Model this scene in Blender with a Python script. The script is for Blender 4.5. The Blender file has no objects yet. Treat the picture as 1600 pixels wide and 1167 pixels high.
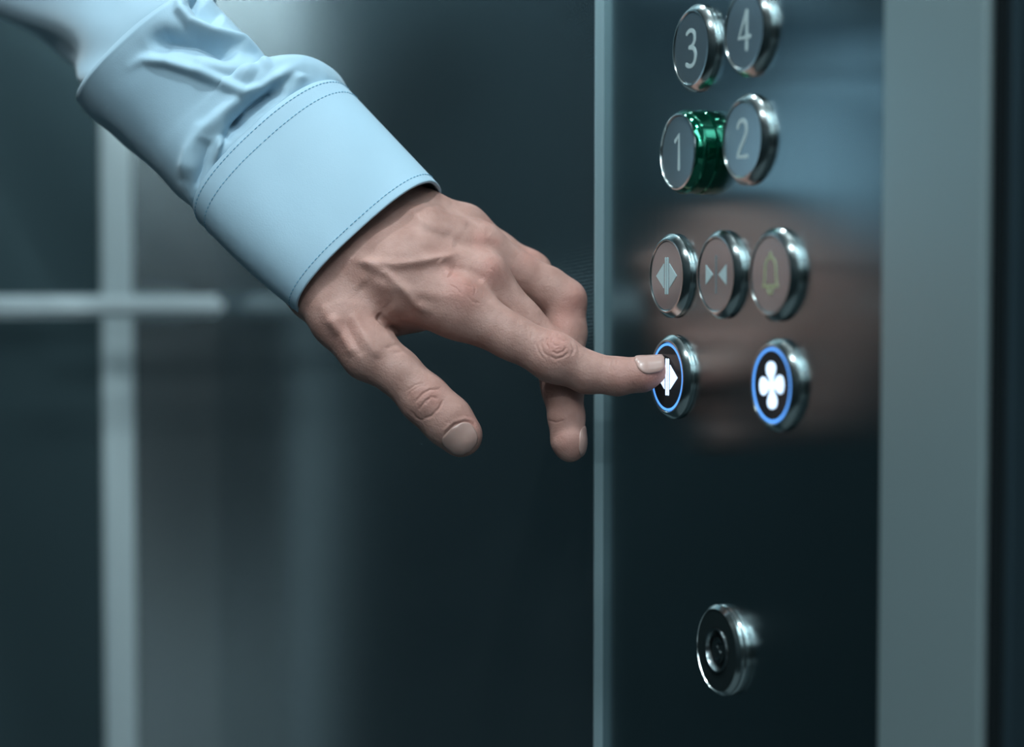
import bpy, bmesh, math, random
import numpy as np
from mathutils import Vector, Matrix, noise

random.seed(4)
sc = bpy.context.scene
col = sc.collection
R = math.radians

# ------------------------------------------------------------------ camera
F = 3000.0                      # focal length in pixels of a 1600 px wide frame
ALPHA = R(67.5)                 # angle between picture plane and the panel wall
PITCH = R(2.55)
CAM = Vector((-0.3655, 0.0, 1.30))
cd = bpy.data.cameras.new('camera')
cam = bpy.data.objects.new('camera', cd)
col.objects.link(cam)
cam.location = CAM
cam.rotation_euler = (R(90) - PITCH, 0, -(R(90) - ALPHA))
cd.sensor_fit = 'HORIZONTAL'
cd.sensor_width = 36
cd.lens = F / 1600 * 36
cd.clip_start = 0.02
cd.dof.use_dof = True
cd.dof.focus_distance = 0.803
cd.dof.aperture_fstop = 4.2
sc.camera = cam
CM = Matrix.Translation(CAM) @ cam.rotation_euler.to_matrix().to_4x4()
CMN = np.array(CM)

# ------------------------------------------------------------------ world, exposure
w = bpy.data.worlds.new('world')
sc.world = w
w.use_nodes = True
w.node_tree.nodes['Background'].inputs[0].default_value = (0.10, 0.17, 0.20, 1)
w.node_tree.nodes['Background'].inputs[1].default_value = 0.10
sc.view_settings.view_transform = 'Standard'
sc.view_settings.look = 'None'
sc.view_settings.gamma = 1
sc.view_settings.use_curve_mapping = False
sc.view_settings.exposure = 0.0

# room: panel wall is the plane X = 0 (room on the -X side), back wall Y = YB
XL, YB, YF, ZC = -1.45, 1.48, -1.25, 2.35
# ------------------------------------------------------------------ ceiling lamps
LAMPS = [(-0.30, 0.30), (-0.30, 0.80), (-0.20, 1.33), (-0.95, 0.45), (-0.75, -1.05)]  # last lamp is added to light the pale reflectors on the front wall
LAMP_W = [7.8, 4.8, 2.2, 2.6, 15.0]
for (lx, ly), lw in zip(LAMPS, LAMP_W):
    ld = bpy.data.lights.new('downlight_lamp', 'AREA')
    ld.shape = 'DISK'
    ld.size = 0.085
    ld.energy = lw
    ld.color = (0.80, 0.95, 0.99)
    lo = bpy.data.objects.new('downlight_lamp', ld)
    col.objects.link(lo)
    lo.location = (lx, ly, ZC - 0.012)
# luminous ceiling panel (soft light)
ld = bpy.data.lights.new('ceiling_panel_lamp', 'AREA')
ld.shape = 'RECTANGLE'
ld.size, ld.size_y = 0.35, 0.9
ld.energy = 7.5
ld.color = (0.78, 0.95, 0.99)
lo = bpy.data.objects.new('ceiling_panel_lamp', ld)
col.objects.link(lo)
lo.location = (-0.66, -0.28, ZC - 0.012)


# ------------------------------------------------------------------ pixel helpers
def camv(px, py, Z):
    """camera-space point seen at pixel px,py at depth Z (metres)"""
    return np.array(((px - 800) * Z / F, -(py - 583.5) * Z / F, -Z))


def at(px, py, Z):
    return CM @ Vector(camv(px, py, Z))


def on_x(px, py, X=0.0):
    """where the view ray through a pixel meets the plane x = X"""
    d = (CM.to_3x3() @ Vector(camv(px, py, 1.0)))
    return CAM + d * ((X - CAM.x) / d.x)


def on_y(px, py, Y):
    d = (CM.to_3x3() @ Vector(camv(px, py, 1.0)))
    return CAM + d * ((Y - CAM.y) / d.y)


# ------------------------------------------------------------------ object helpers
def tag(o, label=None, cat=None, group=None, kind=None):
    if label: o['label'] = label
    if cat: o['category'] = cat
    if group: o['group'] = group
    if kind: o['kind'] = kind
    return o


def empty(name, loc, rot=None):
    o = bpy.data.objects.new(name, None)
    o.empty_display_size = 0.01
    col.objects.link(o)
    o.location = loc
    if rot is not None:
        o.rotation_mode = 'XYZ'
        o.rotation_euler = rot
    return o


def mesh_obj(name, verts, faces, mat, parent=None, smooth=True):
    me = bpy.data.meshes.new(name)
    me.from_pydata([tuple(v) for v in verts], [], faces)
    me.update()
    if smooth:
        me.polygons.foreach_set('use_smooth', [True] * len(me.polygons))
    me.materials.append(mat)
    o = bpy.data.objects.new(name, me)
    col.objects.link(o)
    if parent: o.parent = parent
    return o


def bm_obj(name, bm, mat, parent=None, smooth=False):
    me = bpy.data.meshes.new(name)
    bmesh.ops.recalc_face_normals(bm, faces=bm.faces)
    bm.to_mesh(me)
    bm.free()
    if smooth:
        me.polygons.foreach_set('use_smooth', [True] * len(me.polygons))
    me.materials.append(mat)
    o = bpy.data.objects.new(name, me)
    col.objects.link(o)
    if parent: o.parent = parent
    return o


def box_bm(bm, x0, x1, y0, y1, z0, z1, bevel=0):
    r = bmesh.ops.create_cube(bm, size=1)
    vs = r['verts']
    bmesh.ops.scale(bm, vec=(x1 - x0, y1 - y0, z1 - z0), verts=vs)
    bmesh.ops.translate(bm, vec=((x0 + x1) / 2, (y0 + y1) / 2, (z0 + z1) / 2), verts=vs)
    if bevel:
        es = list({e for v in vs for e in v.link_edges})
        bmesh.ops.bevel(bm, geom=es, offset=bevel, segments=3, affect='EDGES', profile=0.5)


def box(name, x0, x1, y0, y1, z0, z1, mat, parent=None, bevel=0):
    bm = bmesh.new()
    box_bm(bm, x0, x1, y0, y1, z0, z1, bevel)
    return bm_obj(name, bm, mat, parent)


def struct(o):
    o['kind'] = 'structure'
    return o


def lathe(profile, seg=96):
    """profile (r, z) -> verts, faces around local z"""
    V, Fc = [], []
    n = len(profile)
    for r, z in profile:
        for k in range(seg):
            a = 2 * math.pi * k / seg
            V.append((r * math.cos(a), r * math.sin(a), z))
    for i in range(n - 1):
        for k in range(seg):
            k2 = (k + 1) % seg
            Fc.append((i * seg + k, i * seg + k2, (i + 1) * seg + k2, (i + 1) * seg + k))
    return V, Fc


def lathe_obj(name, profile, mat, parent, seg=96, cap=False):
    V, Fc = lathe(profile, seg)
    if cap:
        n = len(profile)
        Fc.append(tuple((n - 1) * seg + k for k in range(seg)))
    o = mesh_obj(name, V, Fc, mat, parent)
    md = o.modifiers.new('edges', 'EDGE_SPLIT')
    md.split_angle = R(28)
    return o


# ------------------------------------------------------------------ materials
def mat_new(name):
    m = bpy.data.materials.new(name)
    m.use_nodes = True
    nt = m.node_tree
    return m, nt, nt.nodes['Principled BSDF']


def node(nt, typ, **kw):
    n = nt.nodes.new(typ)
    for k, v in kw.items():
        if hasattr(n, k):
            setattr(n, k, v)
        else:
            n.inputs[k].default_value = v
    return n


def metal(name, colr, rough, aniso=0.0, grain=None, grain_amt=0.0, bump=0.0, metallic=1.0, vary=0.0):
    m, nt, b = mat_new(name)
    b.inputs['Base Color'].default_value = (*colr, 1)
    b.inputs['Metallic'].default_value = metallic
    b.inputs['Roughness'].default_value = rough
    tc = node(nt, 'ShaderNodeTexCoord')
    if aniso:
        b.inputs['Anisotropic'].default_value = aniso
        tg = node(nt, 'ShaderNodeTangent', direction_type='RADIAL', axis='Z')
        nt.links.new(tg.outputs[0], b.inputs['Tangent'])
    if grain:
        mp = node(nt, 'ShaderNodeMapping')
        mp.inputs['Scale'].default_value = grain
        nt.links.new(tc.outputs['Object'], mp.inputs[0])
        nz = node(nt, 'ShaderNodeTexNoise')
        nz.inputs['Scale'].default_value = 1.0
        nz.inputs['Detail'].default_value = 3.0
        nt.links.new(mp.outputs[0], nz.inputs['Vector'])
        if grain_amt:
            mr = node(nt, 'ShaderNodeMapRange')
            mr.inputs['To Min'].default_value = max(0.0, rough - grain_amt)
            mr.inputs['To Max'].default_value = rough + grain_amt
            nt.links.new(nz.outputs['Fac'], mr.inputs['Value'])
            nt.links.new(mr.outputs[0], b.inputs['Roughness'])
        if bump:
            bp = node(nt, 'ShaderNodeBump')
            bp.inputs['Strength'].default_value = bump
            bp.inputs['Distance'].default_value = 0.0002
            nt.links.new(nz.outputs['Fac'], bp.inputs['Height'])
            nt.links.new(bp.outputs[0], b.inputs['Normal'])
    return m


# panel: polished steel brushed top to bottom, so its reflections smear sideways
M_PANEL = metal('polished_panel_steel', (0.28, 0.345, 0.365), 0.19, aniso=0.85, grain=(900, 900, 14), grain_amt=0.03)
M_POST = metal('satin_post_steel', (0.36, 0.47, 0.49), 0.42, grain=(700, 700, 10), grain_amt=0.05, metallic=0.65)
M_TRIM = metal('satin_trim_steel', (0.40, 0.54, 0.58), 0.40, metallic=0.7)
M_RAIL = metal('satin_rail_steel', (0.66, 0.75, 0.78), 0.45, metallic=0.35)
M_BAND = metal('satin_band_steel', (0.60, 0.71, 0.74), 0.45, metallic=0.35)
M_BACKDARK = metal('dark_back_panel', (0.07, 0.115, 0.13), 0.38, metallic=0.75)
M_BACKLITE = metal('grey_back_panel', (0.68, 0.75, 0.77), 0.24, metallic=0.97)
M_CHROME = metal('chrome', (0.58, 0.64, 0.64), 0.20, grain=(300, 300, 300), grain_amt=0.03)
M_BARREL = metal('dull_key_steel', (0.22, 0.26, 0.27), 0.25)
M_FACE = metal('button_face_steel', (0.37, 0.43, 0.46), 0.24, metallic=0.9)
M_FACEDARK = metal('dark_button_face', (0.05, 0.055, 0.065), 0.16, metallic=0.6)
M_DARKCAP = metal('dark_key_cap', (0.02, 0.03, 0.032), 0.12, metallic=0.5)
M_DOOR = metal('dark_door_steel', (0.045, 0.08, 0.10), 0.40, metallic=0.7)
M_DARK = metal('black_gap', (0.008, 0.012, 0.014), 0.6, metallic=0.0)
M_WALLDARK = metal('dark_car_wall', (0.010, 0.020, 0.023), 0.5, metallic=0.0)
M_REFLECTOR = metal('pale_front_reflector', (0.78, 0.82, 0.83), 0.6, metallic=0.0)
M_CEIL = metal('ceiling_grey', (0.25, 0.33, 0.36), 0.6, metallic=0.0)
M_FLOOR = metal('floor_rubber', (0.14, 0.17, 0.18), 0.5, metallic=0.0)

for m_ in (M_WALLDARK, M_FLOOR, M_DARK):
    m_.node_tree.nodes['Principled BSDF'].inputs['Specular IOR Level'].default_value = 0.1
# linen-pattern steel of the wall
M_LINEN, nt, b = mat_new('linen_pattern_steel')
b.inputs['Metallic'].default_value = 0.9
b.inputs['Base Color'].default_value = (0.155, 0.21, 0.235, 1)
b.inputs['Roughness'].default_value = 0.17
tc = node(nt, 'ShaderNodeTexCoord')
mp = node(nt, 'ShaderNodeMapping')
mp.inputs['Rotation'].default_value = (R(6), 0, 0)
mp.inputs['Scale'].default_value = (1, 420, 620)
nt.links.new(tc.outputs['Object'], mp.inputs[0])
br = node(nt, 'ShaderNodeTexVoronoi')
br.inputs['Scale'].default_value = 1.0
br.inputs['Randomness'].default_value = 0.25
nt.links.new(mp.outputs[0], br.inputs['Vector'])
bp = node(nt, 'ShaderNodeBump')
bp.inputs['Strength'].default_value = 0.22
bp.inputs['Distance'].default_value = 0.0003
nt.links.new(br.outputs['Distance'], bp.inputs['Height'])
nt.links.new(bp.outputs[0], b.inputs['Normal'])

# green tinted ring of button 1
M_GREEN, nt, b = mat_new('green_chrome')
b.inputs['Base Color'].default_value = (0.0, 0.14, 0.075, 1)
b.inputs['Metallic'].default_value = 0.9
b.inputs['Roughness'].default_value = 0.10
b.inputs['Coat Weight'].default_value = 0.6
b.inputs['Coat Roughness'].default_value = 0.05
b.inputs['Coat Tint'].default_value = (0.4, 0.9, 0.9, 1)


def plain(name, colr, rough=0.5, emit=None, strength=0.0):
    m, nt, b = mat_new(name)
    b.inputs['Base Color'].default_value = (*colr, 1)
    b.inputs['Roughness'].default_value = rough
    if emit:
        b.inputs['Emission Color'].default_value = (*emit, 1)
        b.inputs['Emission Strength'].default_value = strength
    return m


M_NUM = plain('pale_numeral', (0.42, 0.52, 0.53), 0.4)
M_SYM = plain('pale_symbol', (0.42, 0.56, 0.58), 0.4)
M_SYMDIM = plain('dim_symbol', (0.16, 0.19, 0.20), 0.4)
M_YEL = plain('yellow_symbol', (0.34, 0.38, 0.22), 0.4)
M_GLOWW = plain('glowing_white', (0.8, 0.9, 1), 0.4, (0.56, 0.74, 1.0), 1.5)
M_GLOWB = plain('glowing_blue', (0.1, 0.3, 0.8), 0.4, (0.10, 0.36, 0.95), 1.1)
M_LAMPFACE = plain('lamp_diffuser', (0.9, 0.9, 0.9), 0.4, (0.80, 0.93, 1.0), 6.0)

# cotton
M_SHIRT, nt, b = mat_new('light_blue_cotton')
b.inputs['Roughness'].default_value = 0.75
b.inputs['Sheen Weight'].default_value = 0.15
b.inputs['Sheen Roughness'].default_value = 0.4
tc = node(nt, 'ShaderNodeTexCoord')
nz = node(nt, 'ShaderNodeTexNoise')
nz.inputs['Scale'].default_value = 26
nz.inputs['Detail'].default_value = 4
nt.links.new(tc.outputs['Object'], nz.inputs['Vector'])
cr = node(nt, 'ShaderNodeValToRGB')
cr.color_ramp.elements[0].color = (0.325, 0.480, 0.590, 1)
cr.color_ramp.elements[1].color = (0.370, 0.525, 0.630, 1)
nt.links.new(nz.outputs['Fac'], cr.inputs[0])
nt.links.new(cr.outputs[0], b.inputs['Base Color'])
n2 = node(nt, 'ShaderNodeTexNoise')
n2.inputs['Scale'].default_value = 1500
n2.inputs['Detail'].default_value = 2
nt.links.new(tc.outputs['Object'], n2.inputs['Vector'])
n3 = node(nt, 'ShaderNodeTexNoise')
n3.inputs['Scale'].default_value = 60
n3.inputs['Detail'].default_value = 3
nt.links.new(tc.outputs['Object'], n3.inputs['Vector'])
b1 = node(nt, 'ShaderNodeBump')
b1.inputs['Strength'].default_value = 0.25
b1.inputs['Distance'].default_value = 0.0002
nt.links.new(n2.outputs['Fac'], b1.inputs['Height'])
b2 = node(nt, 'ShaderNodeBump')
b2.inputs['Strength'].default_value = 0.25
b2.inputs['Distance'].default_value = 0.0008
nt.links.new(n3.outputs['Fac'], b2.inputs['Height'])
nt.links.new(b1.outputs[0], b2.inputs['Normal'])
nt.links.new(b2.outputs[0], b.inputs['Normal'])
M_THREAD = plain('blue_thread', (0.16, 0.36, 0.52), 0.7)

# skin
M_SKIN, nt, b = mat_new('skin')
b.inputs['Roughness'].default_value = 0.58
b.inputs['Specular IOR Level'].default_value = 0.28
b.inputs['Subsurface Weight'].default_value = 0.12
b.inputs['Subsurface Radius'].default_value = (1.0, 0.35, 0.2)
b.inputs['Subsurface Scale'].default_value = 0.004
tc = node(nt, 'ShaderNodeTexCoord')
at_ = node(nt, 'ShaderNodeAttribute', attribute_name='tint')
nz = node(nt, 'ShaderNodeTexNoise')
nz.inputs['Scale'].default_value = 110
nz.inputs['Detail'].default_value = 5
nt.links.new(tc.outputs['Object'], nz.inputs['Vector'])
cr = node(nt, 'ShaderNodeValToRGB')
cr.color_ramp.elements[0].position = 0.3
cr.color_ramp.elements[1].position = 0.7
cr.color_ramp.elements[0].color = (0.335, 0.180, 0.148, 1)
cr.color_ramp.elements[1].color = (0.445, 0.262, 0.222, 1)
nt.links.new(nz.outputs['Fac'], cr.inputs[0])
mx = node(nt, 'ShaderNodeMix', data_type='RGBA')
mx.inputs['B'].default_value = (0.44, 0.165, 0.135, 1)
nt.links.new(at_.outputs['Fac'], mx.inputs['Factor'])
nt.links.new(cr.outputs[0], mx.inputs['A'])
nt.links.new(mx.outputs['Result'], b.inputs['Base Color'])
vo = node(nt, 'ShaderNodeTexVoronoi')
vo.inputs['Scale'].default_value = 1100
nt.links.new(tc.outputs['Object'], vo.inputs['Vector'])
b1 = node(nt, 'ShaderNodeBump')
b1.inputs['Strength'].default_value = 0.45
b1.inputs['Distance'].default_value = 0.0002
nt.links.new(vo.outputs['Distance'], b1.inputs['Height'])
n3 = node(nt, 'ShaderNodeTexNoise')
n3.inputs['Scale'].default_value = 330
n3.inputs['Detail'].default_value = 3
nt.links.new(tc.outputs['Object'], n3.inputs['Vector'])
b2 = node(nt, 'ShaderNodeBump')
b2.inputs['Strength'].default_value = 0.45
b2.inputs['Distance'].default_value = 0.0005
nt.links.new(n3.outputs['Fac'], b2.inputs['Height'])
nt.links.new(b1.outputs[0], b2.inputs['Normal'])
v3 = node(nt, 'ShaderNodeTexVoronoi', feature='DISTANCE_TO_EDGE')
v3.inputs['Scale'].default_value = 480
nt.links.new(tc.outputs['Object'], v3.inputs['Vector'])
mr = node(nt, 'ShaderNodeMapRange')
mr.inputs['From Max'].default_value = 0.12
nt.links.new(v3.outputs['Distance'], mr.inputs['Value'])
b3 = node(nt, 'ShaderNodeBump')
b3.inputs['Strength'].default_value = 0.16
b3.inputs['Distance'].default_value = 0.0002
nt.links.new(mr.outputs[0], b3.inputs['Height'])
nt.links.new(b2.outputs[0], b3.inputs['Normal'])
nt.links.new(b3.outputs[0], b.inputs['Normal'])
M_NAIL, nt, b = mat_new('fingernail')
b.inputs['Base Color'].default_value = (0.42, 0.265, 0.23, 1)
b.inputs['Roughness'].default_value = 0.30
b.inputs['Subsurface Weight'].default_value = 0.1
b.inputs['Subsurface Scale'].default_value = 0.002

# ------------------------------------------------------------------ the lift car
TRIM_Y = on_x(943, 584).y          # near edge of the linen wall
POST_Y = on_x(1385, 584).y         # near edge of the control panel
POSTN_Y = on_x(1537, 584, -0.002).y  # near edge of the post
struct(box('floor', XL - .02, 0.12, YF - .02, YB + .02, -0.03, 0, M_FLOOR))
struct(box('ceiling', XL - .02, 0.12, YF - .02, YB + .02, ZC, ZC + .03, M_CEIL))
struct(box('wall_left', XL - .03, XL, YF - .02, YB + .02, 0, ZC, M_WALLDARK))
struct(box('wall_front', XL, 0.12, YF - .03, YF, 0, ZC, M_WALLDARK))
# added pale reflectors on the unseen front wall, to brighten the back wall
struct(box('wall_front_upper_reflector', XL, 0.12, YF, YF + .004, 1.76, ZC, M_REFLECTOR))
struct(box('wall_front_lower_reflector', XL, 0.12, YF, YF + .004, 0.0, 0.62, M_REFLECTOR))
# back wall: dark sheet with a lighter strip panel in the corner
BANDL, BANDR = on_y(163, 800, YB - .006).x, on_y(212, 800, YB - .006).x
struct(box('wall_back', XL, 0.04, YB, YB + .03, 0, ZC, M_BACKDARK))
struct(box('wall_back_corner_sheet', BANDR, 0, YB - .002, YB, 0, ZC, M_BACKLITE))
struct(box('trim_2', BANDL, BANDR, YB - .006, YB, 0, ZC, M_BAND, bevel=.002))
# right wall with the linen pattern; the control panel lies 4 mm behind it
struct(box('wall_right', -0.0037, 0.03, TRIM_Y + .0012, YB, 0, ZC, M_LINEN))
struct(box('trim_1', -0.0043, 0.004, TRIM_Y, TRIM_Y + .0012, 0, ZC, M_TRIM, bevel=.0003))
# door side: post, black gap, sliding door
struct(box('trim_3', -0.0025, 0.0005, POSTN_Y, POST_Y, 0, ZC, M_POST, bevel=.001))
struct(box('wall_right_near_core', 0.0005, 0.05, POSTN_Y + .001, POST_Y, 0, ZC, M_DARK))
struct(box('trim_4', 0.0005, 0.0055, POSTN_Y - .0015, POSTN_Y + .001, 0, ZC, M_DARK))
struct(box('door_1', 0.0055, 0.12, POSTN_Y - .004, POSTN_Y + .001, 0, ZC, M_DOOR, bevel=.001))
# control panel sheet
pn = box('control_panel', 0.0, 0.02, POST_Y, TRIM_Y, 0.25, 2.15, M_PANEL)
tag(pn, 'tall polished steel control panel carrying the round buttons and the key switch', 'control panel')
struct(box('wall_right_core', 0.02, 0.05, POST_Y, TRIM_Y + .0012, 0, ZC, M_DARK))
# luminous panel + lamp housings
lp = box('ceiling_light_panel', -0.835, -0.485, -0.73, 0.17, ZC - .011, ZC, M_LAMPFACE)
tag(lp, 'rectangular luminous panel set in the lift ceiling', 'ceiling light')
for lx, ly in LAMPS:  # the last housing belongs to the added lamp by the front wall
    e = empty('downlight', (lx, ly, ZC))
    tag(e, 'small round downlight set in the lift ceiling', 'ceiling light', 'round downlights in the lift ceiling')
    lathe_obj('trim_ring', [(0.044, 0), (0.044, -.010), (0.050, -.012), (0.056, -.008), (0.057, 0)], M_CHROME, e, 48)
    d = lathe_obj('diffuser', [(0.0440, -.008), (0.0, -.008)], M_LAMPFACE, e, 48)

# ------------------------------------------------------------------ handrail on the back wall
RY = YB - 0.055
p0, p1 = on_y(-120, 478, RY), on_y(349, 478, RY)
rz0 = on_y(200, 495, RY).z
rz1 = on_y(200, 461, RY).z
rail = empty('handrail', (p0.x - .5, RY, (rz0 + rz1) / 2))
tag(rail, 'pale horizontal steel handrail along the back wall of the lift', 'handrail')
hh = (rz1 - rz0) / 2
bm = bmesh.new()
box_bm(bm, 0, p1.x - (p0.x - .5), -.006, .006, -hh, hh)
es = [e for e in bm.edges]
bmesh.ops.bevel(bm, geom=es, offset=.0045, segments=4, affect='EDGES')
bm_obj('bar', bm, M_RAIL, rail, smooth=False)
for dx in (0.28, p1.x - (p0.x - .5) - 0.23):
    bm = bmesh.new()
    bmesh.ops.create_cone(bm, cap_ends=True, segments=24, radius1=.007, radius2=.007, depth=.0505,
                          matrix=Matrix.Translation((dx, .0300, 0)) @ Matrix.Rotation(R(90), 4, 'X'))
    bm_obj('bracket', bm, M_RAIL, rail, smooth=False)

# ------------------------------------------------------------------ strokes & glyphs
def ribbon(paths, width, z0, z1):
    """flat raised strokes with round ends, union of quads and discs, one mesh"""
    bm = bmesh.new()
    for pi_, path in enumerate(paths):
        pts = [Vector((x, y)) for x, y in path]
        # outline offset both sides
        L, Rr = [], []
        n = len(pts)
        for i, p in enumerate(pts):
            if i == 0: t = pts[1] - pts[0]
            elif i == n - 1: t = pts[-1] - pts[-2]
            else: t = (pts[i + 1] - pts[i]).normalized() + (pts[i] - pts[i - 1]).normalized()
            if t.length < 1e-9: t = pts[i] - pts[i - 1]
            t = t.normalized()
            nn = Vector((-t.y, t.x)) * width / 2
            L.append(p + nn); Rr.append(p - nn)
        cap_e, cap_s = [], []
        t = (pts[-1] - pts[-2]).normalized()
        a0 = math.atan2(t.y, t.x)
        for k in range(1, 8):
            a = a0 + math.pi / 2 - math.pi * k / 8
            cap_e.append(pts[-1] + Vector((math.cos(a), math.sin(a))) * width / 2)
        t = (pts[0] - pts[1]).normalized()
        a0 = math.atan2(t.y, t.x)
        for k in range(1, 8):
            a = a0 + math.pi / 2 - math.pi * k / 8
            cap_s.append(pts[0] + Vector((math.cos(a), math.sin(a))) * width / 2)
        # body quads
        for zt in (z1 + pi_ * .00004,):
            vl = [bm.verts.new((p.x, p.y, zt)) for p in L]
            vr = [bm.verts.new((p.x, p.y, zt)) for p in Rr]
            for i in range(n - 1):
                bm.faces.new((vl[i], vr[i], vr[i + 1], vl[i + 1]))
            ce = [bm.verts.new((p.x, p.y, zt)) for p in cap_e]
            bm.faces.new([vl[-1]] + ce + [vr[-1]][::1])
            cs = [bm.verts.new((p.x, p.y, zt)) for p in cap_s]
            bm.faces.new([vr[0]] + cs + [vl[0]])
    geo = bmesh.ops.extrude_face_region(bm, geom=list(bm.faces))
    vs = [g for g in geo['geom'] if isinstance(g, bmesh.types.BMVert)]
    bmesh.ops.translate(bm, vec=(0, 0, z0 - z1), verts=vs)
    return bm


def polys(shapes, z0, z1):
    bm = bmesh.new()
    for s in shapes:
        vs = [bm.verts.new((x, y, z1)) for x, y in s]
        bm.faces.new(vs)
    geo = bmesh.ops.extrude_face_region(bm, geom=list(bm.faces))
    vs = [g for g in geo['geom'] if isinstance(g, bmesh.types.BMVert)]
    bmesh.ops.translate(bm, vec=(0, 0, z0 - z1), verts=vs)
    return bm


def arc(cx, cy, rx, ry, a0, a1, n=18):
    return [(cx + rx * math.cos(R(a0 + (a1 - a0) * i / n)), cy + ry * math.sin(R(a0 + (a1 - a0) * i / n))) for i in range(n + 1)]


def bez(p0, p1, p2, p3, n=14):
    o = []
    for i in range(n + 1):
        t = i / n
        o.append(tuple((1 - t) ** 3 * a + 3 * (1 - t) ** 2 * t * b_ + 3 * (1 - t) * t * t * c + t ** 3 * d for a, b_, c, d in zip(p0, p1, p2, p3)))
    return o


def scale(paths, s):
    return [[(x * s, y * s) for x, y in p] for p in paths]


NUM = {
    '1': [[(-.17, .30), (.04, .46), (.04, -.48)]],
    '2': [bez((-.24, .34), (-.14, .60), (.26, .56), (.22, .22)) + bez((.22, .22), (.18, .0), (-.18, -.22), (-.24, -.46))[1:] + [(.26, -.46)]],
    '3': [bez((-.24, .42), (-.05, .56), (.26, .50), (.22, .22)) + bez((.22, .22), (.18, .06), (.02, .03), (-.08, .02))[1:],
          bez((-.08, .02), (.10, .02), (.28, -.04), (.27, -.24)) + bez((.27, -.24), (.26, -.56), (-.10, -.54), (-.26, -.44))[1:]],
    '4': [[(.14, -.50), (.14, .50)], [(.13, .50), (-.28, -.18), (.30, -.18)]],
}
TRI = lambda s, x0, x1, h, base: [(s * x0, -h), (s * x1, 0), (s * x0, h)]
FACE_R = 0.0142


def button_rot():
    # local x -> -Y, local y -> Z, local z -> -X
    return Matrix(((0, 0, -1), (-1, 0, 0), (0, 1, 0))).to_euler()


ROT = button_rot()


def make_button(px, py, label, symbol, H=0.0041, ring=None, lit=False, face=None, rs=1.0):
    """round push button whose face centre is seen at px,py"""
    c = on_x(px, py, -H)
    e = empty('elevator_button', (0, c.y, c.z), ROT)
    tag(e, label, 'button', 'round elevator buttons on the steel panel')
    rm = ring or M_CHROME
    fr = FACE_R
    if ring:
        prof = [(.0168, -.002), (.0168, .0), (.0169, .0012), (.0164, .0018), (.0164, H - .0048), (.0168, H - .0042), (.0168, H - .0030),
                (.0160, H - .0012), (.0152, H - .0002)]
        lathe_obj('green_ring', prof, rm, e)
        e.children[0]['label'] = 'green tinted metal ring'
        lathe_obj('bezel', [(.01525, H - .0006), (.0152, H), (.0146, H + .0002), (.0143, H - .0004), (.0143, H - .001)], M_CHROME, e)
    else:
        prof = [(.0172, -.002), (.0172, 0.0003), (.0167, .0005), (.0167, .0009), (.0174, .0012), (.0174, .0017),
                (.0170, .0022), (.0154, H - .0002), (.0150, H), (.0146, H), (.0143, H - .0003), (.0143, H - .001)]
        lathe_obj('bezel', prof, rm, e)
    fm = M_FACEDARK if lit else (face or M_FACE)
    zf = H - .0005
    lathe_obj('face_plate', [(fr, zf - .003), (fr, zf - .0002), (fr - .0003, zf), (0.0, zf)], fm, e)
    if lit:
        rr = fr
        lathe_obj('light_ring', [(rr * .99, zf - .0002), (rr * .985, zf + .00012), (rr * .915, zf + .00012), (rr * .905, zf - .0002)], M_GLOWB, e)
    z0, z1 = zf - .0004, zf + .00015
    if symbol in NUM:
        o = bm_obj('numeral', ribbon(scale(NUM[symbol], fr), .0017, z0, z1), M_NUM, e)
    elif symbol == 'open':
        tri = [[(-.175, .36), (-.66, 0), (-.175, -.36)], [(.175, -.36), (.64, 0), (.175, .36)]]
        bars = [[(-.066, -.50), (-.066, .50)], [(.066, -.50), (.066, .50)]]
        m = M_GLOWW if lit else M_SYM
        bm_obj('arrow_symbol', polys(scale(tri, fr), z0, z1), m, e)
        bm_obj('bar_symbol', ribbon(scale(bars, fr), .0011, z0, z1), m, e)
    elif symbol == 'close':
        tri = [[(-.58, .27), (-.58, -.27), (-.17, 0)], [(.58, -.27), (.58, .27), (.15, 0)]]
        bm_obj('arrow_symbol', polys(scale(tri, fr), z0, z1), M_SYM, e)
        bm_obj('bar_symbol', ribbon(scale([[(0, -.5), (0, .5)]], fr), .0011, z0, z1), M_SYMDIM, e)
    elif symbol == 'bell':
        out = [bez((-.36, -.30), (-.26, -.14), (-.30, .10), (-.26, .24)) + bez((-.26, .24), (-.20, .42), (-.08, .44), (0, .46))[1:] +
               bez((0, .46), (.08, .44), (.20, .42), (.26, .24))[1:] + bez((.26, .24), (.30, .10), (.26, -.14), (.36, -.30))[1:],
               [(.36, -.30), (-.36, -.30)], arc(0, -.34, .13, .15, 180, 360, 10), [(0, .46), (0, .56)]]
        bm_obj('bell_symbol', ribbon(scale(out, fr), .0011, z0, z1), M_YEL, e)
    elif symbol == 'fan':
        bm = bmesh.new()
        # four rounded pinwheel blades
        for k in range(4):
            a = R(90 * k)
            sh = bez((-.05, .0), (-.05, .20), (-.29, .22), (-.28, .44)) + bez((-.28, .44), (-.27, .67), (.18, .68), (.20, .47))[1:] + \
                bez((.20, .47), (.21, .30), (.05, .24), (.05, .0))[1:-1]
            q = [((x * math.cos(a) - y * math.sin(a)) * fr, (x * math.sin(a) + y * math.cos(a)) * fr) for x, y in sh]
            vs = [bm.verts.new((x, y, z1 + k * .00003)) for x, y in q]
            bm.faces.new(vs)
        geo = bmesh.ops.extrude_face_region(bm, geom=list(bm.faces))
        bmesh.ops.translate(bm, vec=(0, 0, z0 - z1), verts=[g for g in geo['geom'] if isinstance(g, bmesh.types.BMVert)])
        bm_obj('fan_symbol', bm, M_GLOWW, e)
    return e


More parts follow.
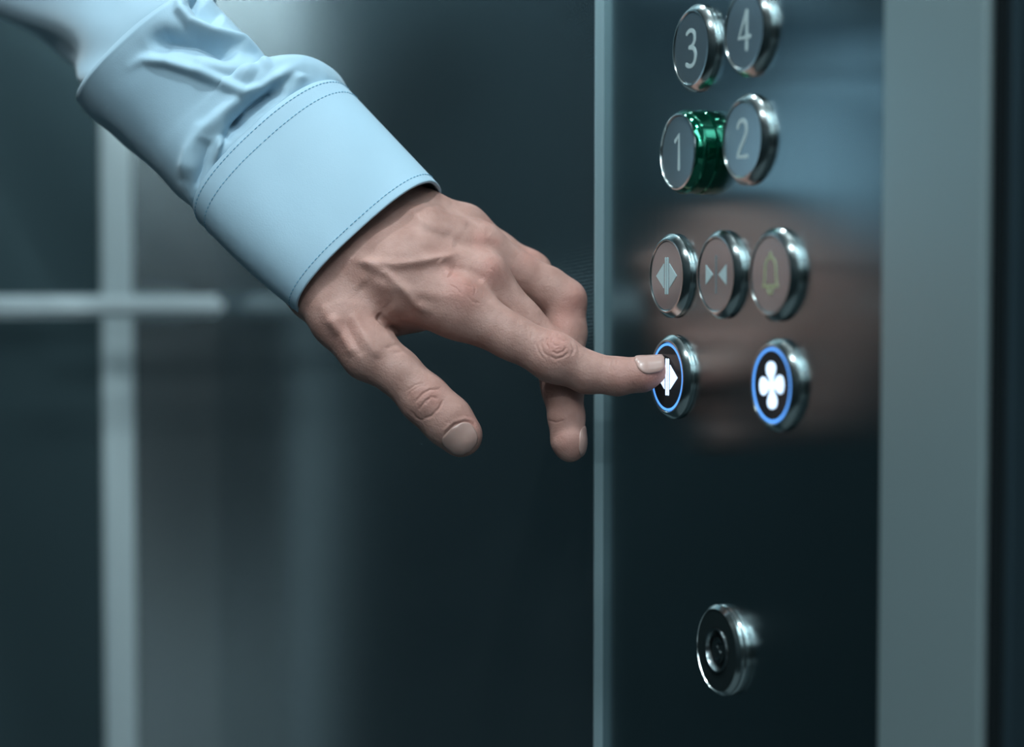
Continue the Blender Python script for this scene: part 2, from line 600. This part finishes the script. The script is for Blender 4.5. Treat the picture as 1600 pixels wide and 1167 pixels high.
make_button(1078, 75, 'round steel elevator button with the numeral 3', '3')
make_button(1161, 48, 'round steel elevator button with the numeral 4', '4')
make_button(1058, 237, 'round elevator button with the numeral 1 and a deep green ring', '1', H=.0108, ring=M_GREEN)
make_button(1158, 218, 'round steel elevator button with the numeral 2', '2')
make_button(1040, 431, 'unlit round steel door-open button, leftmost of the three in a row', 'open')
make_button(1117, 429, 'unlit round steel door-close button with two inward arrows', 'close')
make_button(1202, 429, 'unlit round steel alarm button with a yellowish bell outline', 'bell')
make_button(1041, 589, 'glowing door-open button with blue ring under the pressing index finger', 'open', lit=True)
make_button(1204, 602, 'glowing round button with a white fan symbol inside a blue ring', 'fan', lit=True)

# key switch
H = .0044
c = on_x(1119, 1016, -H)
ks = empty('key_switch', (0, c.y, c.z), ROT)
tag(ks, 'round dark key switch with a steel rim below the buttons on the panel', 'key switch')
lathe_obj('rim', [(.0178, -.002), (.0178, .0008), (.0173, .0014), (.0173, .0018), (.0178, .0022), (.0178, .0030), (.0172, .0036), (.0166, H - .0003),
                  (.0163, H), (.0160, H - .0006)], M_CHROME, ks)
lathe_obj('cap', [(.0161, .001), (.0161, H - .0006), (.0158, H - .0003), (.0092, H - .0003), (.0088, H - .0008), (.0086, H - .003)], M_DARKCAP, ks)
lathe_obj('barrel_ring', [(.0090, H - .0006), (.0088, H + .0004), (.0080, H + .0004), (.0074, H - .0010), (.0072, H - .0026)], M_BARREL, ks)
lathe_obj('barrel', [(.0073, H - .004), (.0073, H - .0022), (.0052, H - .0022), (.0050, H - .0008), (0.0, H - .0008)], M_DARKCAP, ks)
bm_obj('keyway', ribbon(scale([bez((.16, .26), (-.18, .30), (-.14, .04), (.02, 0)) + bez((.02, 0), (.20, -.06), (.10, -.30), (-.16, -.26))[1:]], .0142),
                        .0013, H - .0010, H - .0005), M_BARREL, ks)

# ------------------------------------------------------------------ the hand (implicit surface -> mesh)
MM = 0.001


def roundcone(P, a, b_, r1, r2):
    ba = b_ - a
    l2 = float(ba @ ba)
    rr = r1 - r2
    a2 = l2 - rr * rr
    il2 = 1.0 / l2
    pa = P - a
    y = pa @ ba
    z = y - l2
    t = pa * l2 - y[:, None] * ba
    x2 = np.einsum('ij,ij->i', t, t)
    y2 = y * y * l2
    z2 = z * z * l2
    k = np.sign(rr) * rr * rr * x2
    out = (np.sqrt(x2 * a2 * il2) + y * rr) * il2 - r1
    m1 = np.sign(z) * a2 * z2 > k
    m2 = np.sign(y) * a2 * y2 < k
    out = np.where(m2, np.sqrt(x2 + y2) * il2 - r1, out)
    out = np.where(m1, np.sqrt(x2 + z2) * il2 - r2, out)
    return out


def smin(a, b_, k):
    h = np.maximum(k - np.abs(a - b_), 0.0) / k
    return np.minimum(a, b_) - h * h * h * k / 6.0


def chain(pts):
    return [(camv(x, y, Z), r * MM) for x, y, Z, r in pts]


def sd_chain(P, ch, k):
    d = None
    for (a, ra), (b_, rb) in zip(ch[:-1], ch[1:]):
        q = roundcone(P, a, b_, ra, rb)
        d = q if d is None else smin(d, q, k)
    return d


def blob(P, c, r, k=None):
    return np.linalg.norm(P - c, axis=1) - r


INDEX = chain([(712, 478, .803, 12.6), (800, 527, .799, 9.0), (862, 557, .797, 9.7), (872, 561, .797, 9.5), (918, 582, .7985, 8.3),
               (965, 588, .798, 7.5), (1003, 585, .796, 6.7), (1021, 579, .7955, 5.6)])
MIDDLE = chain([(752, 436, .815, 11.0), (812, 500, .818, 8.9), (868, 556, .819, 9.4), (879, 607, .814, 8.5), (885, 652, .809, 7.3),
                (888, 688, .806, 6.8), (891, 699, .806, 6.0)])
RING = chain([(748, 388, .829, 10.6), (812, 427, .833, 8.7), (855, 450, .835, 8.9), (881, 470, .836, 9.4), (884, 520, .834, 8.7),
              (882, 570, .831, 8.0), (878, 630, .827, 7.0)])
PINKY = chain([(724, 356, .842, 9.8), (778, 391, .848, 7.7), (822, 417, .851, 7.5), (833, 425, .852, 7.7), (833, 470, .850, 6.9),
               (830, 530, .846, 6.2)])
THUMB = chain([(505, 455, .815, 12.5), (533, 497, .806, 12.6), (577, 551, .799, 11.3), (620, 580, .797, 9.2), (664, 624, .796, 9.9),
               (698, 656, .7955, 10.0), (720, 680, .7955, 9.0)])
METAS = [chain([(520, 418, .818, 14), (620, 448, .805, 12.5), (716, 480, .803, 12.6)]),
         chain([(540, 390, .822, 15), (640, 408, .808, 12), (752, 436, .815, 11.2)]),
         chain([(570, 350, .830, 14), (660, 370, .819, 12), (748, 388, .829, 10.8)]),
         chain([(600, 320, .838, 12), (662, 337, .834, 10.5), (726, 357, .842, 9.6)]),
         chain([(600, 400, .828, 14), (690, 455, .822, 13), (715, 470, .820, 12)])]
ARM = [chain([(500, 445, .822, 15), (400, 330, .838, 19), (300, 230, .850, 24)]),
       chain([(585, 350, .834, 16), (500, 260, .845, 20), (380, 140, .860, 25)])]
WEB = chain([(575, 500, .815, 9), (640, 478, .815, 11)])


def hand_sdf(P):
    palm = None
    for m in METAS:
        q = sd_chain(P, m, .006)
        palm = q if palm is None else smin(palm, q, .012)
    for m in ARM:
        palm = smin(palm, sd_chain(P, m, .01), .018)
    palm = smin(palm, sd_chain(P, WEB, .006), .010)
    th = sd_chain(P, THUMB, .006)
    fs = [smin(palm, sd_chain(P, INDEX, .005), .008), smin(palm, sd_chain(P, MIDDLE, .005), .008),
          smin(palm, sd_chain(P, RING, .005), .008), smin(palm, sd_chain(P, PINKY, .005), .008),
          smin(palm, th, .014)]
    d = fs[0]
    for f_ in fs[1:]:
        d = smin(d, f_, .0012)
    return d


def chunked(fn, P, n=400000):
    return np.concatenate([fn(P[i:i + n]) for i in range(0, len(P), n)])


def grad(fn, P, e=2e-4):
    g = np.zeros_like(P)
    for i in range(3):
        o = np.zeros(3); o[i] = e
        g[:, i] = chunked(fn, P + o) - chunked(fn, P - o)
    g /= np.linalg.norm(g, axis=1)[:, None] + 1e-12
    return g


def surface_nets(fn, lo, hi, h):
    n = [int(math.ceil((b_ - a) / h)) + 1 for a, b_ in zip(lo, hi)]
    ax = [lo[i] + h * np.arange(n[i]) for i in range(3)]
    G = np.stack(np.meshgrid(*ax, indexing='ij'), -1).reshape(-1, 3)
    D = chunked(fn, G).reshape(n)
    S = D < 0
    nc = [k - 1 for k in n]
    cnt = np.zeros(nc, np.int8)
    corners = [(i, j, k) for i in (0, 1) for j in (0, 1) for k in (0, 1)]
    for i, j, k in corners:
        cnt += S[i:i + nc[0], j:j + nc[1], k:k + nc[2]]
    act = (cnt > 0) & (cnt < 8)
    idx = -np.ones(nc, np.int64)
    cells = np.argwhere(act)
    idx[act] = np.arange(len(cells))
    acc = np.zeros((len(cells), 3)); num = np.zeros(len(cells))
    edges = [(a, b_) for a in corners for b_ in corners if a < b_ and sum(abs(x - y) for x, y in zip(a, b_)) == 1]
    for a, b_ in edges:
        da = D[cells[:, 0] + a[0], cells[:, 1] + a[1], cells[:, 2] + a[2]]
        db = D[cells[:, 0] + b_[0], cells[:, 1] + b_[1], cells[:, 2] + b_[2]]
        m = (da < 0) != (db < 0)
        t = np.where(m, da / (da - db + 1e-20), 0)
        p = np.array(a)[None] + t[:, None] * (np.array(b_) - np.array(a))[None]
        acc += p * m[:, None]; num += m
    V = (cells + acc / num[:, None]) * h + np.array(lo)
    quads = []
    for d in range(3):
        u, v = (d + 1) % 3, (d + 2) % 3
        sl0 = [slice(None)] * 3; sl1 = [slice(None)] * 3
        sl0[d] = slice(0, -1); sl1[d] = slice(1, None)
        cross = S[tuple(sl0)] != S[tuple(sl1)]
        E = np.argwhere(cross)
        ok = (E[:, u] > 0) & (E[:, v] > 0) & (E[:, u] < nc[u]) & (E[:, v] < nc[v]) & (E[:, d] < nc[d])
        E = E[ok]
        ins = S[E[:, 0], E[:, 1], E[:, 2]]
        def cell(du, dv):
            q = E.copy(); q[:, u] -= du; q[:, v] -= dv
            return idx[q[:, 0], q[:, 1], q[:, 2]]
        Q = np.stack([cell(1, 1), cell(0, 1), cell(0, 0), cell(1, 0)], 1)
        Q[~ins] = Q[~ins][:, ::-1]
        quads.append(Q)
    return V, np.concatenate(quads)


def seg_dist(px, py, path):
    """distance to a polyline in pixels and parameter 0..1 along it"""
    best = np.full(px.shape, 1e9); tb = np.zeros(px.shape)
    L = [0.0]
    for (x0, y0), (x1, y1) in zip(path[:-1], path[1:]):
        L.append(L[-1] + math.hypot(x1 - x0, y1 - y0))
    for i, ((x0, y0), (x1, y1)) in enumerate(zip(path[:-1], path[1:])):
        dx, dy = x1 - x0, y1 - y0
        l2 = dx * dx + dy * dy
        t = np.clip(((px - x0) * dx + (py - y0) * dy) / l2, 0, 1)
        d = np.hypot(px - x0 - t * dx, py - y0 - t * dy)
        m = d < best
        best = np.where(m, d, best)
        tb = np.where(m, (L[i] + t * math.sqrt(l2)) / L[-1], tb)
    return best, tb


def features(px, py, feats):
    out = np.zeros(px.shape)
    for path, wd, amp in feats:
        if len(path) == 1:
            d = np.hypot(px - path[0][0], py - path[0][1])
            out += amp * np.exp(-(d / wd) ** 2)
            continue
        d, t = seg_dist(px, py, path)
        tp = np.clip(np.minimum(t, 1 - t) / 0.18, 0, 1)
        tp = tp * tp * (3 - 2 * tp) * 0.9 + 0.1
        out += amp * tp * np.exp(-(d / wd) ** 2)
    return out


# relief on the back of the hand: (path in view, width, height in mm)
HAND_F = [
    # tendons
    ([(575, 440), (640, 455), (715, 465)], 9, .5),
    ([(610, 392), (690, 405), (755, 425)], 8, .5),
    ([(640, 345), (700, 360), (745, 380)], 8, .5),
    # veins
    ([(545, 405), (580, 412), (620, 414), (668, 408), (700, 402), (725, 396)], 8, 1.9),
    ([(683, 408), (692, 420), (705, 432)], 6, .8),
    ([(560, 408), (605, 428), (625, 446), (650, 475), (680, 492)], 8, 1.3),
    ([(640, 325), (665, 350), (700, 370)], 6, .6),
    ([(500, 470), (515, 500), (532, 525)], 9, .7),
    # thumb extensor tendons and the hollow between them
    ([(516, 490), (534, 520), (556, 558)], 9, 1.1),
    ([(548, 486), (566, 520), (594, 562)], 8, .9),
    ([(533, 497), (551, 530), (570, 558)], 6, -.5),
    ([(524, 503)], 12, .8),
    # valleys
    ([(700, 418), (735, 425), (757, 442)], 8, -.9),
    ([(705, 378), (735, 388), (765, 405)], 8, -.8),
    ([(725, 350), (748, 356), (768, 368)], 7, -.5),
    ([(588, 490), (607, 507), (625, 521)], 4.5, -2.4),
    ([(560, 440), (590, 470), (610, 490)], 18, -1.3),
    # knuckles
    ([(724, 452)], 24, 1.5), ([(768, 418)], 18, 1.3), ([(754, 372)], 15, 1.0), ([(733, 334)], 14, .8),
    ([(900, 462)], 16, .6),
    # index middle knuckle: whorl of folds
    ([(868, 541)], 17, .7),
    ([(850, 527), (845, 538), (849, 550), (858, 558)], 2.0, -.36),
    ([(858, 556), (868, 561), (880, 558), (890, 549)], 2.0, -.34),
    ([(856, 527), (853, 537), (858, 545)], 1.7, -.34),
    ([(862, 548), (870, 553), (880, 549), (885, 543)], 1.7, -.34),
    ([(864, 527), (862, 535), (867, 541), (876, 541)], 1.6, -.34),
    ([(871, 529), (878, 534), (884, 533)], 1.5, -.28),
    ([(868, 547), (873, 545), (878, 546)], 1.3, -.26),
    ([(841, 522), (837, 536), (842, 551), (850, 562)], 2.2, -.24),
    ([(882, 528), (893, 535), (897, 546), (892, 557)], 2.2, -.30),
    ([(832, 518), (829, 530)], 2.0, -.16), ([(902, 541), (906, 552)], 1.8, -.16),
    ([(862, 519), (860, 526)], 1.6, -.2), ([(873, 521), (872, 527)], 1.6, -.2),
    ([(905, 548), (903, 560), (909, 574)], 2.4, -.14),
    # index end joint
    ([(952, 563), (950, 573), (954, 583)], 1.8, -.22), ([(957, 561), (956, 572), (961, 582)], 1.8, -.24), ([(965, 562), (964, 570)], 1.6, -.16),
    # thumb knuckle folds
    ([(666, 628)], 19, .6),
    ([(635, 612), (648, 602), (665, 598)], 1.8, -.24),
    ([(637, 626), (640, 613), (656, 603), (668, 603)], 1.7, -.22),
    ([(647, 630), (660, 616), (672, 609), (690, 608)], 2.0, -.42),
    ([(653, 642), (665, 626), (674, 620), (686, 624)], 1.8, -.40),
    ([(659, 655), (674, 650), (686, 638), (694, 622)], 2.0, -.46),
    ([(664, 632), (672, 622)], 1.5, -.25),
    ([(640, 640), (652, 654), (664, 658)], 2.0, -.25),
    # fine creases over the large knuckles
    ([(700, 445), (712, 452), (722, 462)], 1.6, -.18), ([(712, 438), (722, 447), (738, 452)], 1.6, -.18), ([(728, 462), (738, 472), (752, 474)], 1.6, -.18),
    ([(733, 440), (742, 452), (740, 466)], 1.5, -.15), ([(757, 408), (763, 420), (775, 428)], 1.5, -.18), ([(768, 402), (778, 414), (786, 430)], 1.5, -.16),
    ([(716, 386), (730, 394), (748, 398)], 1.6, -.16), ([(820, 506), (826, 520), (822, 536)], 2.0, -.12),
    ([(760, 470), (795, 492), (830, 512)], 6, .35), ([(770, 458), (800, 482)], 4, .25),
    # nail fold of the thumb
    ([(694, 689), (697, 676), (710, 664), (726, 658), (738, 662)], 2.2, -.30),
    ([(690, 684), (695, 671), (708, 659), (726, 654), (741, 658), (752, 676)], 3.2, .30),
    # middle finger creases (palm side)
    ([(852, 656), (868, 660), (884, 656)], 1.8, -.35),
    ([(853, 612), (866, 615)], 1.8, -.2),
    # web
    ([(640, 545), (622, 538), (600, 545)], 3.5, -.35),
    ([(655, 556), (632, 548), (612, 552)], 3.0, -.25),
]
RED = [(724, 458, 26, .40), (768, 424, 22, .38), (752, 374, 14, .35), (775, 378, 10, .3), (706, 430, 14, .25), (905, 470, 26, .35),
       (868, 541, 22, .40), (880, 500, 20, .3), (1020, 592, 22, .45), (975, 592, 30, .22), (672, 622, 24, .28), (740, 668, 16, .30), (535, 520, 30, .20),
       (735, 650, 14, .2), (700, 410, 30, .12), (640, 500, 20, .2), (885, 690, 26, .22), (830, 400, 18, .3), (765, 340, 12, .2), (880, 640, 40, .1)]

lo = np.minimum(camv(395, 735, .875), camv(395, 735, .76)); hi = np.maximum(camv(1060, 270, .875), camv(1060, 270, .76))
lo[2], hi[2] = -.880, -.770
V, Q = surface_nets(hand_sdf, lo, hi, .0012)
me = bpy.data.meshes.new('hand_base')
me.from_pydata(V.tolist(), [], Q.tolist())
me.update()
ob = bpy.data.objects.new('hand_base', me)
col.objects.link(ob)
sm = ob.modifiers.new('s', 'SUBSURF'); sm.levels = 2; sm.render_levels = 2
dg = bpy.context.evaluated_depsgraph_get()
me2 = bpy.data.meshes.new_from_object(ob.evaluated_get(dg))
bpy.data.objects.remove(ob)
nv = len(me2.vertices)
P = np.empty(nv * 3); me2.vertices.foreach_get('co', P); P = P.reshape(-1, 3)
for it in range(2):
    g = grad(hand_sdf, P)
    P -= g * np.clip(chunked(hand_sdf, P), -.0006, .0006)[:, None]
g = grad(hand_sdf, P)
px = 800 - P[:, 0] / P[:, 2] * F
py = 583.5 + P[:, 1] / P[:, 2] * F
vd = -P / np.linalg.norm(P, axis=1)[:, None]
fr_ = np.clip((g * vd).sum(1) * 2.2, 0, 1)          # only the side seen carries the relief
# keep the relief of the front fingers off the fingers behind
disp = features(px, py, HAND_F) * fr_ * MM
red = np.zeros(nv)
for x, y, r, a in RED:
    red += a * np.exp(-(((px - x) ** 2 + (py - y) ** 2) / r ** 2))
red = np.clip(red * np.clip(fr_ + .4, 0, 1), 0, .8)
P2 = P + g * disp[:, None]
PW = P2 @ CMN[:3, :3].T + CMN[:3, 3]
me2.vertices.foreach_set('co', PW.ravel())
me2.polygons.foreach_set('use_smooth', [True] * len(me2.polygons))
at2 = me2.attributes.new('tint', 'FLOAT', 'POINT')
at2.data.foreach_set('value', red.astype(np.float32))
me2.materials.clear(); me2.materials.append(M_SKIN)
me2.update()
person = empty('person', at(560, 400, .83))
tag(person, 'person in a light blue shirt reaching in from upper left to press the lit button', 'person')
pinv = Matrix.Translation(-person.location)
hand = bpy.data.objects.new('body', me2)
col.objects.link(hand)
hand.parent = person
hand.matrix_parent_inverse = pinv
hand['label'] = 'bare left hand with extended index finger'


# fingernails, laid on the finger surface
def nail(a, b_, dorsal, half, name='fingernail', lift=.00025, rmax=.013, sq=3.0, n=22, ext=0.0, keep=False):
    a, b_ = np.array(a), np.array(b_)
    ax = b_ - a
    L = np.linalg.norm(ax); ax = ax / L
    dorsal = np.array(dorsal, float); dorsal -= ax * (dorsal @ ax); dorsal /= np.linalg.norm(dorsal)
    side = np.cross(ax, dorsal)
    Vn, Fn = [], []
    prev = np.zeros(n + 1)
    for i in range(n + 1):
        t = -1 + 2 * i / n
        # narrower, round at the cuticle, squarer at the free edge
        e = 2.4 if t < 0 else 3.6
        wv = max(0.0, 1 - abs(t) ** e) ** (1 / e)
        for j in range(n + 1):
            th = half * wv * (-1 + 2 * j / n)
            org = a + ax * L * (t + 1) / 2
            dr = dorsal * math.cos(th) + side * math.sin(th)
            s = np.linspace(0, rmax, 60)
            pts = org + s[:, None] * dr
            dv = hand_sdf(pts)
            k = np.argmax(dv > 0)
            if dv[k] <= 0: k = 59
            s0, s1 = s[max(k - 1, 0)], s[k]
            f0, f1 = dv[max(k - 1, 0)], dv[k]
            ss = s0 + (s1 - s0) * (-f0) / (f1 - f0 + 1e-12)
            if dv[0] > 0: ss = 0.0
            if keep and t > -.1 and ss < prev[j] * .99: ss = prev[j] * .99
            prev[j] = ss
            edge = max(abs(t), abs(-1 + 2 * j / n))
            lf = lift * (1 - max(0, edge - .82) / .18 * .8) + (ext * max(0, t - .3))
            Vn.append(org + dr * (ss + lf))
    for i in range(n):
        for j in range(n):
            k = i * (n + 1) + j
            Fn.append((k, k + 1, k + n + 2, k + n + 1))
    Vn = np.array(Vn) @ CMN[:3, :3].T + CMN[:3, 3]
    o = mesh_obj(name, Vn, Fn, M_NAIL, person)
    o.matrix_parent_inverse = pinv
    sd = o.modifiers.new('t', 'SOLIDIFY'); sd.thickness = .0005; sd.offset = 0
    return o


nail(camv(709, 667, .7955), camv(736, 702, .7955), (-.02, -.12, 1), R(50))
nail(camv(996, 585, .796), camv(1040, 577, .7955), (0, .84, .58), R(60), keep=True)
nail(camv(889, 668, .807), camv(892, 714, .806), (1, 0, .12), R(55))

# ------------------------------------------------------------------ the sleeve and cuff
AX = np.array((.72, -.66, 0.0)); AX = AX / np.linalg.norm(AX)      # along the forearm towards the hand (camera space)


def ring_pt(T, B, Z, dep, tilt, th, pw=2.0, dz=.008):
    """cross-section through the outline points T (top) and B (bottom); th=0 top, 90 front, 180 bottom, 270 back"""
    Tc, Bc = camv(T[0], T[1], Z + dz), camv(B[0], B[1], Z - dz)
    c = (Tc + Bc) / 2
    u = (Tc - Bc) / 2
    ax = np.array((u[1], -u[0], 0)); ax /= np.linalg.norm(ax)
    front = np.array((0, 0, 1.0)) * math.cos(tilt) - ax * math.sin(tilt)
    ct, st = math.cos(th), math.sin(th)
    e = 2.0 / pw
    ct = math.copysign(abs(ct) ** e, ct); st = math.copysign(abs(st) ** e, st)
    return c + u * ct + front * dep * st


def lerp(a, b_, t):
    return tuple(x + (y - x) * t for x, y in zip(a, b_))


CUFF_O = ((684, 291), (471, 489), .8205, .0250)      # opening: T, B, depth, half thickness
CUFF_S = ((542, 141), (318, 349), .833, .0320)      # seam


def cuff_pt(s, th, off=0.0):
    T = lerp(CUFF_S[0], CUFF_O[0], s); B = lerp(CUFF_S[1], CUFF_O[1], s)
    # slight belly of the bottom edge
    B = (B[0] - 3 * math.sin(math.pi * s), B[1] + 4 * math.sin(math.pi * s))
    Z = CUFF_S[2] + (CUFF_O[2] - CUFF_S[2]) * s
    dep = CUFF_S[3] + (CUFF_O[3] - CUFF_S[3]) * s
    tl = R(15)
    if s < .5: tl = R(15 + 4 * (1 - 2 * s))
    wob = 1 + .012 * math.sin(3 * th + 2.0 * s) * math.sin(math.pi * s)
    p = ring_pt(T, B, Z, (dep + off) * wob, tl, th, 2.55)
    k = th / (2 * math.pi) % 1.0
    if 0 < k < .5:
        p = p + np.array((0, 0, .0004)) * math.sin(9 * s + 4 * math.sin(k * 12)) * math.sin(2 * math.pi * k)
    return p


NT = 192
Vc, Fc = [], []
NS = 40
for i in range(NS + 1):
    s = i / NS
    for k in range(NT):
        p = cuff_pt(s, 2 * math.pi * k / NT)
        Vc.append(p)
for k in range(NT):      # folded-in end that closes on the sleeve
    p = cuff_pt(0, 2 * math.pi * k / NT)
    Vc.append(p + (np.array(camv(430, 245, .833)) - p) * .06)
for k in range(NT):
    k2 = (k + 1) % NT
    Fc.append(((NS + 1) * NT + k, (NS + 1) * NT + k2, k2, k))
for i in range(NS):
    for k in range(NT):
        k2 = (k + 1) % NT
        Fc.append((i * NT + k, i * NT + k2, (i + 1) * NT + k2, (i + 1) * NT + k))
Vc = np.array(Vc) @ CMN[:3, :3].T + CMN[:3, 3]

# sleeve outline: (top, bottom, depth, half thickness, tilt)
SLV = [((536, 141), (323, 344), .8335, .0312, 19), ((532, 128), (314, 340), .834, .0325, 19), ((519, 112), (304, 328), .835, .0345, 17), ((498, 101), (290, 311), .837, .036, 15),
       ((466, 103), (268, 290), .839, .037, 12), ((435, 118), (243, 268), .841, .037, 9), ((405, 85), (215, 243), .844, .038, 6),
       ((376, 50), (188, 219), .847, .039, 4), ((352, 24), (160, 194), .850, .039, 2), ((333, 2), (139, 174), .852, .039, 1), ((325, -7), (131, 167), .853, .0385, 0),
       ((322, -10), (128, 163), .856, .036, 0), ((330, 0), (140, 154), .864, .032, 0), ((334, 0), (146, 146), .874, .031, 0), ((325, -30), (134, 134), .890, .033, 0),
       ((290, -80), (114, 100), .94, .036, 0), ((235, -140), (70, 62), 1.0, .040, 0), ((150, -190), (5, 20), 1.07, .044, 0),
       ((40, -250), (-80, -22), 1.15, .056, -15), ((-100, -320), (-200, -80), 1.24, .060, -15)]


def catmull(rows, n):
    dzs = [.008, .008, .007, .004, 0, -.005, -.009, -.012, -.014, -.015, -.015, -.015, -.012, -.006]
    rows = [np.array([*r[0], *r[1], r[2], r[3], r[4], dzs[i] if i < len(dzs) else -.028], float) for i, r in enumerate(rows)]
    out = []
    m = len(rows)
    for i in range(m - 1):
        p0, p1, p2, p3 = rows[max(i - 1, 0)], rows[i], rows[i + 1], rows[min(i + 2, m - 1)]
        for j in range(n):
            t = j / n
            out.append(.5 * ((2 * p1) + (-p0 + p2) * t + (2 * p0 - 5 * p1 + 4 * p2 - p3) * t * t + (-p0 + 3 * p1 - 3 * p2 + p3) * t ** 3))
    out.append(rows[-1])
    return out


rows = catmull(SLV, 14)
NT2 = 256
Ps = []
for r in rows:
    for k in range(NT2):
        Ps.append(ring_pt((r[0], r[1]), (r[2], r[3]), r[4], r[5], R(r[6]), 2 * math.pi * k / NT2, 2.4, r[7]))
Ps = np.array(Ps).reshape(len(rows), NT2, 3)
# normals
du = np.gradient(Ps, axis=0)
dv = np.roll(Ps, -1, axis=1) - np.roll(Ps, 1, axis=1)
N = np.cross(du, dv); N /= np.linalg.norm(N, axis=2)[..., None] + 1e-12
cen = Ps.mean(axis=1, keepdims=True)
sgn = np.sign(((Ps - cen) * N).sum(2).mean())
N *= sgn
px = 800 - Ps[..., 0] / Ps[..., 2] * F
py = 583.5 + Ps[..., 1] / Ps[..., 2] * F
SLEEVE_F = [
    # ridges
    ([(205, 104), (226, 93), (262, 96), (306, 111), (350, 132), (383, 146), (410, 138), (438, 118), (468, 100)], 8, 2.8),
    ([(280, -14), (282, 16), (298, 36), (330, 50), (376, 64), (402, 82), (425, 110)], 7, 3.6),
    ([(386, 148), (352, 176), (318, 205), (300, 236), (288, 285)], 12, 2.8),
    ([(346, 205), (339, 245), (331, 290), (322, 338)], 4.5, 2.6),
    ([(346, 240), (370, 234), (398, 223), (428, 204)], 6, 1.8),
    ([(470, 112), (458, 150), (446, 176)], 12, 1.6),
    ([(300, 100), (345, 104), (385, 112), (400, 122)], 17, 2.6),
    # hollows
    ([(230, 78), (258, 64), (305, 66), (345, 78), (376, 90)], 16, -7.5),
    ([(300, -12), (316, 12), (350, 34)], 13, -5.5),
    ([(350, 224), (362, 200), (382, 176)], 10, -3.5),
    ([(362, 210), (384, 178), (412, 156), (446, 134)], 16, -8.0),
    ([(324, 214), (316, 250), (312, 300)], 9, -2.4),
    ([(378, 258), (354, 280), (338, 312)], 9, -1.4),
    ([(500, 128), (494, 150)], 10, -1.0),
]
ii = np.arange(len(rows)) / (len(rows) - 1)
fd = features(px, py, SLEEVE_F) * MM * 1.15
front = np.clip(N[..., 2] * 2.5, 0, 1)
rowm = np.clip((np.arange(len(rows)) - 3) / 14.0, 0, 1)[:, None]     # flat where it is sewn into the cuff
# small gathers running out of the seam, and soft folds behind
th = np.arange(NT2) / NT2 * 2 * math.pi
ga = (np.sin(th * 17 + .6) * .5 + np.sin(th * 29 + 1.9) * .35)[None, :] * np.exp(-((np.arange(len(rows))[:, None] - 8) / 10.0) ** 2) * .0004
gb = (np.sin(th * 3 + np.arange(len(rows))[:, None] * .10) * .0016 + np.sin(th * 5 - np.arange(len(rows))[:, None] * .16) * .0012)
far = np.clip((np.arange(len(rows)) - 172) / 30.0, 0, 1)[:, None]
rim = np.clip((146 - np.arange(len(rows))) / 18.0, 0, 1)[:, None]    # relief stops at the folded edge
Dp = fd * front * rowm * rim + ga * rowm + gb * .35 * (1 - front) * rowm + gb * 1.0 * far
Ps = Ps + N * Dp[..., None]
Vs = Ps.reshape(-1, 3) @ CMN[:3, :3].T + CMN[:3, 3]
Fs = []
for i in range(len(rows) - 1):
    for k in range(NT2):
        k2 = (k + 1) % NT2
        Fs.append((i * NT2 + k, i * NT2 + k2, (i + 1) * NT2 + k2, (i + 1) * NT2 + k))
Fs.append(tuple((len(rows) - 1) * NT2 + k for k in range(NT2)))
sleeve = mesh_obj('shirt_sleeve', Vs, Fs, M_SHIRT, person)
sleeve.matrix_parent_inverse = pinv
s1 = sleeve.modifiers.new('sub', 'SUBSURF'); s1.levels = 1; s1.render_levels = 1
sd = sleeve.modifiers.new('t', 'SOLIDIFY'); sd.thickness = .0005; sd.offset = -1 if sgn > 0 else 1
cuff = mesh_obj('cuff', Vc, Fc, M_SHIRT, sleeve)
sd = cuff.modifiers.new('t', 'SOLIDIFY'); sd.thickness = .0016; sd.offset = 0
bv = cuff.modifiers.new('b', 'BEVEL'); bv.width = .0006; bv.segments = 3; bv.limit_method = 'ANGLE'; bv.angle_limit = R(50)
# stitching: rows of short thread dashes on the cuff
Vt, Ft = [], []


def dash(p0, p1, n, wd=.00022, ht=.00022):
    t = p1 - p0; L = np.linalg.norm(t); t /= L
    s_ = np.cross(n, t)
    b0 = len(Vt)
    for p in (p0, (p0 + p1) / 2, p1):
        hh_ = ht if p is not p0 and p is not p1 else 0
        Vt.extend([p - s_ * wd - n * .0002, p - s_ * wd * .6 + n * hh_, p + s_ * wd * .6 + n * hh_, p + s_ * wd - n * .0002])
    for q in range(2):
        for c_ in range(3):
            a_ = b0 + q * 4 + c_
            Ft.append((a_, a_ + 1, a_ + 5, a_ + 4))


for s_at in (.022, .118, .935):
    Vt, Ft = [], []
    acc = 0; prev = None; on = True
    th_ = 2.0
    while th_ < 178:
        a0 = R(th_)
        p = cuff_pt(s_at, a0); q = cuff_pt(s_at, a0 + .002)
        sp = np.linalg.norm(q - p) / .002
        step = .0021 / sp
        e0, e1 = cuff_pt(s_at, a0), cuff_pt(s_at, a0 + step * .62)
        ds = cuff_pt(s_at + .01, a0) - p
        nrm = np.cross(q - p, ds); nrm /= np.linalg.norm(nrm)
        if nrm[2] < 0: nrm = -nrm
        dash(e0 + nrm * .00095, e1 + nrm * .00095, nrm)
        th_ += math.degrees(step)
    Vt = np.array(Vt) @ CMN[:3, :3].T + CMN[:3, 3]
    st = mesh_obj('stitching', Vt, Ft, M_THREAD, cuff)
for o in (sleeve,):
    o['label'] = 'creased light blue shirt sleeve'
bpy.context.view_layer.update()
